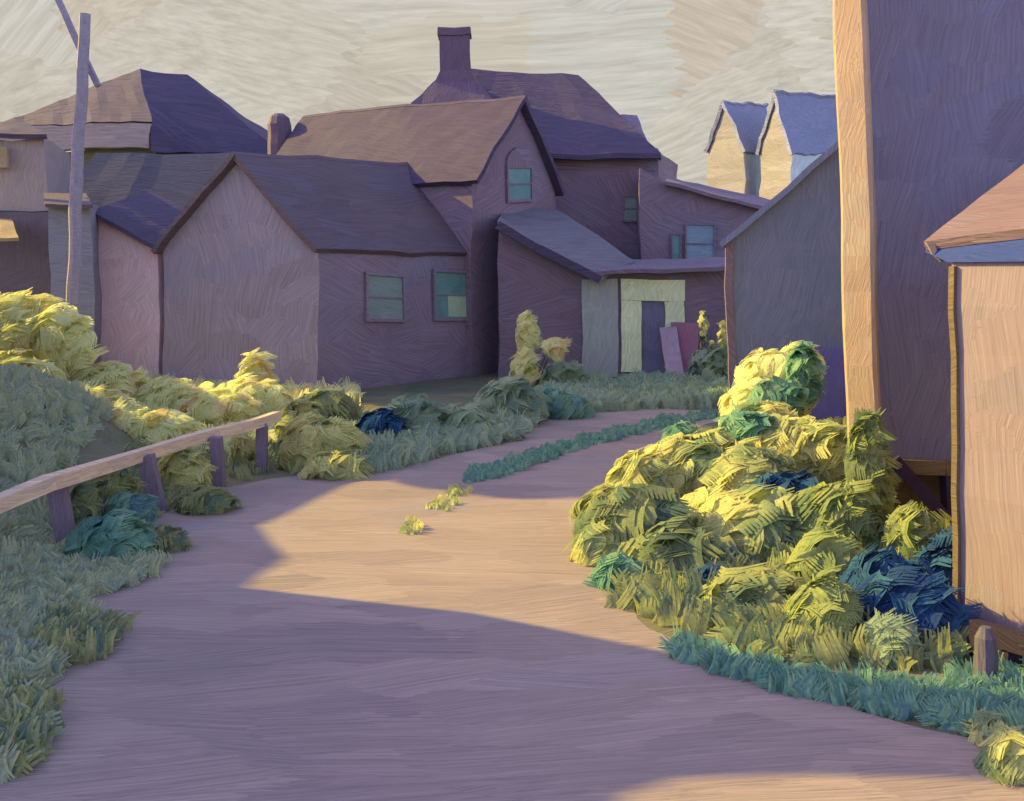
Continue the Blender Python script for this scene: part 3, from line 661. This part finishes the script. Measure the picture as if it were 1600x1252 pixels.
# tall post
up = thing('utility_post', 'thick sunlit peach timber post standing left of the tall barn', 'post', (3.38, 9.8, 0))
bm = bmesh.new()
n = Vector((-.62, -.78, 0)).normalized(); e = Vector((.78, -.62, 0)).normalized()
def ringp(c, w, t, ch=.03): 
    o = []
    for sx, sy, k in ((-1, 1, 0), (1, 1, 1), (1, -1, 0), (-1, -1, 1)):
        c1 = c+e*(sx*(w/2-ch))+n*(sy*t/2); c2 = c+e*(sx*w/2)+n*(sy*(t/2-ch))
        o += [c1, c2] if k else [c2, c1]
    return o
hs = np.linspace(-.1, 7.2, 22); rings = []
for h in hs:
    uc = 1356-(h/7.2)*38+1.0*math.sin(h*2.3); c = Vector(((uc-800)/F*9.75, 9.75, h))
    rings.append([bm.verts.new(p+Vector((random.uniform(-.006, .006),)*3)) for p in ringp(c, .315+.006*math.sin(h*3.1), .12)])
for a, b in zip(rings, rings[1:]):
    for k in range(8): bm.faces.new((a[k], a[(k+1) % 8], b[(k+1) % 8], b[k]))
bm.faces.new(rings[0][::-1]); bm.faces.new(rings[-1])
finish('pole', bm, 'peach_post', up, wobble=.003)

# ------------------------------------------------------------------ near right cottage
rc = thing('peach_cottage', 'sunlit peach cottage at the right edge with salmon roof and blue eave', 'house', (3.2, 7.3, 0))
q0 = Vector((3.17, 7.35, 0)); dirw = Vector((.50, -.866, 0)); q1 = q0+dirw*4.5; back = Vector((.8, .55, 0))*3.6
ztop = 2.62
base = [q0, q1, q1+back, q0+back]
finish('wall', prism([Vector((p.x, p.y, -.05)) for p in base], [Vector((p.x, p.y, ztop)) for p in base]), 'peach_wall', rc)
E0 = P(1446, 376, 7.55); E1 = P(1446, 376, 7.55)+dirw*4.9+Vector((0, 0, .42))
T0_ = P(1640, 225, 9.4); T1_ = T0_+dirw*4.9+Vector((0, 0, .42))
finish('roof', slab([E0, E1, T1_, T0_], .07), 'salmon_roof', rc)
T2 = T0_+Vector((2.6, 1.6, -1.2)); finish('roof', slab([T0_, T1_, T2+dirw*4.9, T2], .07), 'salmon_roof', rc)
nn_ = Vector((-.866, -.5, 0))
# fascia and soffit
bm = poly_prism(bmesh.new(), [E0+Vector((.02, .02, -.075)), E1+Vector((.02, .02, -.075)), Vector((q1.x, q1.y, ztop-.02))+nn_*.04, Vector((q0.x, q0.y, ztop-.02))+nn_*.04], (0.02, 0.01, .03))
finish('soffit', bm, 'blue_trim', rc)
bm = poly_prism(bmesh.new(), [P(1462, 378, 7.5), P(1486, 376, 7.5), P(1484, 402, 7.5), P(1474, 409, 7.5)], (.03, .1, 0)); finish('corbel', bm, 'teal_trim', rc)
bm = poly_prism(bmesh.new(), [P(1450, 376, 7.48), P(1463, 378, 7.48), P(1473, 408, 7.48), P(1460, 396, 7.48)], (.01, .04, 0)); finish('fascia_end', bm, 'peach_post', rc)
bm = poly_prism(bmesh.new(), [q0+nn_*.035+Vector((-.0, 0, 0)), q0+nn_*.035+dirw*.045, q0+nn_*.035+dirw*.045+Vector((0, 0, ztop-.05)), q0+nn_*.035+Vector((0, 0, ztop-.05))], -nn_*.03)
finish('corner_strip', bm, 'underside', rc)  # brown shade line down the wall corner, put in as a thin strip
# dark handrail and stake in front
hr = thing('handrail', 'dark plum handrail with post in front of the peach cottage', 'railing', P(1575, 1060, 6.3))
hr.location.z = 0
finish('rail', beam(bmesh.new(), P(1522, 980, 6.7), P(1660, 1020, 5.9), .07, .13), 'plum_timber', hr)
for u, v, Y in ((1528, 985, 6.65), (1580, 1000, 6.4)):
    p = P(u, v, Y); finish('post', beam(bmesh.new(), Vector((p.x, p.y, -.05)), p, .09, .09, up=(0, 1, 0)), 'plum_timber', hr)
bm = bmesh.new(); p = P(1540, 985, 6.15)
tube(bm, [Vector((p.x, p.y, -.05)), Vector((p.x+.005, p.y, p.z*.6)), Vector((p.x, p.y, p.z-.04)), Vector((p.x, p.y, p.z+.02))], [.07, .068, .06, .03], 9, .04)
tag(finish('stake', bm, 'grey_stake', wobble=0, cut=0), 'round topped grey wooden stake in front of the plum handrail', 'stake')

# ------------------------------------------------------------------ leaning utility pole, left
lp = thing('utility_pole', 'thin weathered utility pole leaning at upper left with slanting cross arm', 'pole', (-8, 19, 0))
bm = bmesh.new(); a = P(133, 22, 19.5); b = P(118, 330, 19.5); c = P(110, 636, 19.5)
tube(bm, [c, b, a], [.13, .12, .10], 10, .05); finish('pole', bm, 'old_timber', lp, wobble=.01, cut=.7)
finish('cross_arm', beam(bmesh.new(), P(84, -18, 19.75), P(152, 134, 19.75), .10, .12, up=(0, 1, 0)), 'old_timber', lp)

# ------------------------------------------------------------------ rail fence
fn = thing('rail_fence', 'low rail fence with sunlit top rail slanting over short posts on the left', 'fence', (-4, 10, 0))
rl = [P(-60, 815, 8.0), P(70, 757, 8.9), P(230, 708, 11.0), P(330, 678, 12.2), P(432, 652, 13.2)]
bm = bmesh.new()
for a, b in zip(rl, rl[1:]): beam(bm, a, b+(b-a).normalized()*.04, .12, .125)
finish('rail', bm, 'rail_wood', fn, wobble=.012, cut=.4)
for (ut, vt, ub, vb) in ((88, 765, 106, 862), (228, 712, 248, 800), (338, 682, 342, 762), (410, 660, 408, 738)):
    Y = F*EYE/(vb-HZ); 
    finish('post', beam(bmesh.new(), G(ub, vb)+Vector((0, .05, -.1)), P(ut, vt, Y), .15 if ub < 300 else .13, .12, up=(0, 1, 0)), 'post_wood', fn, wobble=.008, cut=.3)

# ------------------------------------------------------------------ unseen shade casters added outside the frame: steep house, barn and trees
sb = thing('caster_house', 'unseen steep roofed violet house, shaped to cast the shade on the foreground road', 'house', (-8, 7, 0))
sd = Vector((.95, -.31, 0)); sp = Vector((.31, .95, 0))
def at(o, x): return sd*x+sp*o
prof = [(-6, 3.0), (4.87, 3.7), (5.1, 3.82), (5.3, 4.1), (5.525, 4.5), (5.66, 4.95), (5.9, 6.3), (6.05, 7.2), (6.3, 7.0), (6.44, 4.4), (6.8, 3.6), (7.12, 2.9)]  # roof profile shaped to cut the foreground shadow edge
x1 = -8.6; x0 = -14
pts = [at(-6, x1)+Vector((0, 0, -.05))]+[at(o, x1)+Vector((0, 0, h)) for o, h in prof]+[at(7.12, x1)+Vector((0, 0, -.05))]
finish('wall', poly_prism(bmesh.new(), pts, sd*(x0-x1)), 'cabin_front', sb)
for (o0, h0), (o1, h1) in zip(prof, prof[1:]):
    a, b = at(o0, x1+.2)+Vector((0, 0, h0+.05)), at(o1, x1+.2)+Vector((0, 0, h1+.05))
    finish('roof', slab([a, b, b+sd*(x0-x1-.4), a+sd*(x0-x1-.4)], .05), 'violet_roof', sb)
gs = thing('caster_barn', 'unseen plain violet barn, added beyond the left edge to shade the fence bank', 'barn', at(9.6, -14))
prof2 = [(7.0, 4.72), (8.0, 4.66), (8.9, 4.2), (12.0, 4.12)]  # heights of the added barn follow the shade wanted on bank and road
pts = [at(7.0, -14)+Vector((0, 0, -.05))]+[at(o, -14)+Vector((0, 0, h)) for o, h in prof2]+[at(12.0, -14)+Vector((0, 0, -.05))]
finish('wall', poly_prism(bmesh.new(), pts, sd*-5), 'cabin_front', gs)
for (o0, h0), (o1, h1) in zip(prof2, prof2[1:]):
    a, b = at(o0, -13.9)+Vector((0, 0, h0+.05)), at(o1, -13.9)+Vector((0, 0, h1+.05))
    finish('roof', slab([a, b, b-sd*5.2, a-sd*5.2], .045), 'violet_roof', gs)
def tree(label, x, y, z0, z1, r, n=1500, L=.7, Wd=.5):
    t = thing('tree', label, 'tree', (x, y, 0))  # unseen tree, added only to throw shade on the lane
    bm = bmesh.new(); tube(bm, [Vector((x, y, -.1)), Vector((x+.1, y, z0*.6)), Vector((x, y+.1, z0+.6)), Vector((x, y, z1-.5))], [.3, .24, .18, .06], 9, .06)
    for k in range(6):
        an = k*1.05; tube(bm, [Vector((x, y, z0+.2)), Vector((x+math.cos(an)*r*.7, y+math.sin(an)*r*.7, (z0+z1)/2))], [.12, .03], 6)
    finish('trunk', bm, 'bark', t, wobble=0, cut=0)
    zc = (z0+z1)/2; hz = (z1-z0)/2
    lobes = [((x, y, zc), (r*.8, r*.8, hz))]+[((x+math.cos(a)*r*.55, y+math.sin(a)*r*.55, zc+random.uniform(-.3, .3)*hz), (r*.5, r*.5, hz*.7)) for a in np.linspace(0, 5.4, 6)]
    leafmesh('crown', crown(lobes, n, L, Wd, 0, 5, fill=.6), 'leaf_dark', t)
def shade_tree(label, gx, gy, xs, zc, hz, r, n=1500):
    """a tree whose crown shades the ground around (gx, gy)"""
    k = zc/SUN.z; tree(label, gx+SUN.x*k, gy+SUN.y*k, zc-hz, zc+hz, r, n)
shade_tree('unseen shorter dense tree, added beyond the left edge to shade the lane, nearest the fence', .2, 13.1, 0, 7.0, .8, 1.4, 1200)
shade_tree('unseen taller dense tree, added beyond the left edge to shade the lane, second from the road', .9, 15.8, 0, 8.2, 1.0, 1.8)
shade_tree('unseen dense tree, added beyond the left edge to shade the lane, farthest of the row', 1.5, 18.8, 0, 9.6, 1.3, 2.2)

# ------------------------------------------------------------------ vegetation, right bank
GR = 'shrubs on the bank right of the road'
shrub('olive yellow shrub bulging onto the sunlit road, leftmost of the right bank', [(985,850,9.3,85,90),(1055,905,8.7,95,75),(945,815,9.9,50,48)], 'leaf_olive', 420, group=GR)
shrub('bright yellow shrub with golden tips low beside the sunlit road', [(935,870,9.0,42,50),(1010,940,8.2,60,40)], 'leaf_yellow', 160, group=GR, L=.26, Wd=.16)
shrub('yellow green shrub at the lane corner behind the olive shrub', [(1085,735,11.6,85,55),(1010,755,11.3,60,45),(1160,760,11.2,80,60)], 'leaf_yellow', 420, group=GR)
shrub('broad pale yellow shrub in front of the plank shed and timber post', [(1230,705,12.0,85,50),(1285,710,11.7,45,45),(1190,660,13.0,50,30)], 'leaf_yellow', 380, group=GR)
shrub('olive shrub in the middle of the right bank', [(1180,850,9.4,105,80),(1110,830,9.8,60,60)], 'leaf_yellow', 420, group=GR)
shrub('green shrub below the timber post, leaning to the right', [(1290,850,9.2,75,85),(1290,920,8.3,60,80)], 'leaf_green', 420, group=GR, up=.3)
shrub('yellow green shrub hanging lowest over the road edge', [(1170,975,7.7,85,70),(1210,1010,7.3,50,55),(1090,965,8.0,50,35)], 'leaf_olive', 420, group=GR)
shrub('golden shrub against the plank shed wall', [(1205,600,15.6,60,48),(1180,640,14.6,50,45),(1245,570,16.2,30,30)], 'leaf_gold', 300, group=GR)
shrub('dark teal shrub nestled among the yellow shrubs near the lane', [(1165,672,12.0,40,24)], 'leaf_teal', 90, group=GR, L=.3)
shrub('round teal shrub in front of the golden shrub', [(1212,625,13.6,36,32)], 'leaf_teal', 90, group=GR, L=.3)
shrub('small teal shrub touching the dark panel on the plank shed', [(1252,585,14.5,20,45)], 'leaf_teal', 70, group=GR, L=.3)
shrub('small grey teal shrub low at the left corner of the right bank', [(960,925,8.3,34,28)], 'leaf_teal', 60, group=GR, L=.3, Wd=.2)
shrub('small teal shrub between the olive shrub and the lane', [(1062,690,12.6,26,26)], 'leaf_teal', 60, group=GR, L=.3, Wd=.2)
shrub('blue teal shrub in the gap above the hanging yellow green shrub', [(1110,945,8.1,32,26)], 'leaf_blue_shade', 60, group=GR, L=.3, Wd=.2)
shrub('deep teal shrub in the hollow at the centre of the right bank', [(1220,775,10.0,48,30),(1170,795,9.9,40,20)], 'leaf_blue_shade', 130, group=GR, L=.3)
shrub('tall green weeds growing up the foot of the timber post', [(1352,745,9.3,26,95),(1335,820,9.0,34,60)], 'leaf_green', 300, up=.7, group=GR, L=.3, Wd=.18)
shrub('upright pale green shrub below the barn brace', [(1420,875,8.7,36,75),(1465,895,8.5,30,40)], 'leaf_green', 300, up=.6, group=GR, L=.3, Wd=.2)
shrub('dark blue green shrub beside the peach cottage, deep shade put into its leaf colour', [(1415,1000,7.1,85,100),(1375,930,7.7,50,65),(1475,930,7.6,35,90),(1455,1045,6.9,75,50)], 'leaf_blue_shade', 620, up=.4, group=GR, L=.34, Wd=.26)
shrub('grey green grass clump at the foot of the dark shrub, left side', [(1290,1020,7.0,50,75)], 'leaf_green', 170, up=.6, group=GR, L=.3, Wd=.2)
shrub('small grey green grass clump in front of the dark shrub', [(1385,1050,6.7,40,45)], 'leaf_hedge', 110, up=.8, group=GR, L=.3, Wd=.14)
shrub('spiky yellow green grass clump in the bottom right corner', [(1575,1200,5.15,40,55),(1540,1150,5.5,22,30)], 'leaf_yellow', 120, up=1.0, L=.22, Wd=.09, name='grass_clump', cat='grass clump')
tufts('ground_cover', 'low teal ground cover along the right road edge', pxpoly([(1060,1010),(1220,1060),(1400,1085),(1600,1100),(1700,1140),(1700,1200),(1560,1160),(1380,1118),(1200,1078),(1050,1028)], 700)+pxpoly([(1480,1060),(1700,1060),(1700,1190),(1480,1130)], 300), 'leaf_teal', L=.16, Wd=.1, cat='ground cover')
tufts('grass', 'olive grass between the shrubs of the right bank', pxpoly([(960,760),(1090,690),(1320,660),(1500,800),(1500,1050),(1200,1040),(960,950),(910,860)], 1500), 'leaf_olive', L=.24, Wd=.14)
tufts('lane_grass', 'teal grass strip along the middle of the lane', pxpoly([(728,757),(740,738),(800,722),(900,690),(1040,655),(1130,646),(1130,654),(1050,668),(930,695),(840,725),(790,745)], 420), 'leaf_teal', L=.12, Wd=.16, blades=7)

# left side
GL = 'shrubs on the left of the road'
shrub('golden bush heaped at the left edge below the narrow house', [(30,520,17,85,66),(95,535,16.5,45,55),(20,590,15.5,70,40)], 'leaf_gold', 380, L=.5, Wd=.3, group=GL)
shrub('golden bush in front of the pink shed', [(165,610,16.5,60,42),(150,650,15,60,40)], 'leaf_gold', 260, L=.42, Wd=.26, group=GL)
shrub('golden bush below the cabin gable, left of the pointed one', [(270,635,16.5,70,40),(240,680,14.6,60,40)], 'leaf_gold', 300, L=.42, Wd=.26, group=GL)
shrub('pointed golden bush under the cabin corner', [(400,590,18,26,36),(395,625,17,60,36),(340,640,16,60,30)], 'leaf_gold', 260, L=.4, Wd=.24, group=GL)
shrub('bright yellow bush at the end of the rail fence', [(495,700,13.4,62,48),(470,665,14.2,38,40),(520,735,12.8,50,25)], 'leaf_yellow', 330, L=.4, Wd=.24, group=GL)
shrub('olive brown bush tucked behind the bright yellow bush', [(505,640,16.5,45,28)], 'leaf_olive', 90, group=GL)
shrub('yellow green bush between the fence posts', [(282,745,11.6,38,42)], 'leaf_yellow', 110, L=.3, Wd=.18, group=GL)
shrub('narrow yellow green bush by the last fence post', [(376,712,13.2,17,36)], 'leaf_yellow', 50, L=.3, Wd=.16, up=.9, group=GL)
shrub('olive bush between the first two fence posts', [(170,765,10.4,38,28),(130,790,9.9,22,35)], 'leaf_olive', 110, L=.28, Wd=.16, group=GL)
shrub('low green bush spreading on sand in front of the fence', [(320,785,10.9,42,20)], 'leaf_olive', 130, L=.26, Wd=.16, group=GL)
shrub('small curved green bush at the road edge below the fence', [(255,860,9.4,35,25)], 'leaf_olive', 80, L=.28, Wd=.16, group=GL)
shrub('low teal bush under the fence rail', [(170,850,9.0,60,45),(200,800,10,35,30)], 'leaf_teal', 200, L=.28, Wd=.18, group=GL)
GH = 'dark green hedge bushes below the cabin'
shrub('blue green bush at the left end of the cabin hedge', [(590,690,15.2,38,42)], 'leaf_blue_shade', 110, L=.42, Wd=.26, group=GH)
shrub('dark green bush under the left cabin window', [(640,668,15.8,52,46),(660,700,15,50,30)], 'leaf_hedge', 170, L=.42, Wd=.26, group=GH)
shrub('dark green bush under the right cabin window', [(715,672,16,62,36),(760,690,15.6,50,30)], 'leaf_hedge', 190, L=.42, Wd=.26, group=GH)
shrub('tall dark green bush at the right end of the cabin hedge', [(795,638,17.5,52,46)], 'leaf_hedge', 170, L=.42, Wd=.26, group=GH)
shrub('low teal bush where the lane bends', [(865,638,18.2,52,30)], 'leaf_teal', 120, L=.42, Wd=.26, group=GH)
shrub('small round green bush before the blue grey door', [(880,585,22.5,32,20)], 'leaf_hedge', 80, L=.42, Wd=.24, group=GH)
shrub('golden sapling standing against the dark wall near the cabin corner', [(818,572,21.5,22,26),(822,525,21.8,16,36),(868,542,21.5,20,14)], 'leaf_gold', 130, L=.36, Wd=.2, up=.4, name='sapling', cat='sapling')
tufts('door_grass', 'dark green grass in front of the doorway', pxpoly([(830,650),(850,600),(1125,596),(1140,640),(1000,640),(880,650)], 900), 'leaf_hedge', L=.34, Wd=.34)
tufts('verge_grass', 'grass along the foot of the cabin hedge', pxpoly([(560,740),(560,690),(800,650),(850,655),(800,688),(690,712),(600,738)], 500), 'leaf_hedge', L=.3, Wd=.26)
# hollyhocks
for k, (u, v0, v1, lbl) in enumerate(((1097, 492, 600, 'tall yellow flower spike by the boards, leftmost of three'), (1128, 505, 600, 'tall yellow flower spike nearest the plank shed'), (1112, 535, 605, 'yellow flower spike between the two taller ones'))):
    Y = 23.2-k*.2; a = P(u, v1, Y); a.z = 0; b = P(u, v0, Y)
    t = thing('flower_spike', lbl, 'flower', a, 'yellow flower spikes near the doorway')
    finish('stem', tube(bmesh.new(), [a, b], [.03, .015], 5), 'bark', t, wobble=0, cut=0)
    c = P(u, (v0*2+v1)/3, Y)
    leafmesh('flower', crown([(tuple(P(u, v0+22, Y)), (.09, .09, .38))], 26, .2, .12, .9, 4), 'leaf_yellow', t)
    leafmesh('leaves', crown([(tuple(P(u, 575, Y)), (.3, .25, .45))], 50, .34, .22, .5, 5), 'leaf_hedge', t)
tufts('verge_grass', 'olive tufts scattered on the left verge', pxpoly([(-20,1100),(60,1090),(75,1150),(20,1215),(-20,1215)], 160)+pxpoly([(60,980),(190,985),(150,1035),(60,1045)], 120)+pxpoly([(110,790),(240,800),(170,850),(110,850)], 80), 'leaf_olive', L=.2, Wd=.16)
# left bank and verge
tufts('bank_grass', 'grey green grass covering the bank at the left', [ (x, y, gz(x, y)) for x, y in inpoly([(-9.5,7.0),(-4.0,7.6),(-4.3,9.5),(-5.2,12),(-6.0,16.5),(-9.5,17)], 3000)], 'leaf_bank', L=.26, Wd=.2)
tufts('verge_grass', 'grey green grass on the left verge of the road', pxpoly([(-60,860),(100,850),(260,880),(240,905),(120,940),(160,985),(110,1040),(40,1080),(75,1150),(20,1215),(-60,1230)], 1500), 'leaf_bank', L=.17, Wd=.14)
tufts('sand_grass', 'yellow green tufts on the sand inside the fence', pxpoly([(110,800),(250,690),(420,690),(480,722),(330,765),(235,815),(150,850)], 420), 'leaf_olive', L=.2, Wd=.14)
tufts('road_grass', 'yellow tufts sprouting on the sunlit road', pxpoly([(670,795),(700,765),(735,770),(700,800)], 40)+pxpoly([(625,838),(640,816),(662,820),(650,838)], 22), 'leaf_yellow', L=.1, Wd=.08)
tufts('meadow', 'golden grass in front of the cabin and sheds', pxpoly([(-60,640),(60,600),(560,610),(560,690),(430,700),(230,720),(120,700)], 1500), 'leaf_gold', L=.34, Wd=.24)
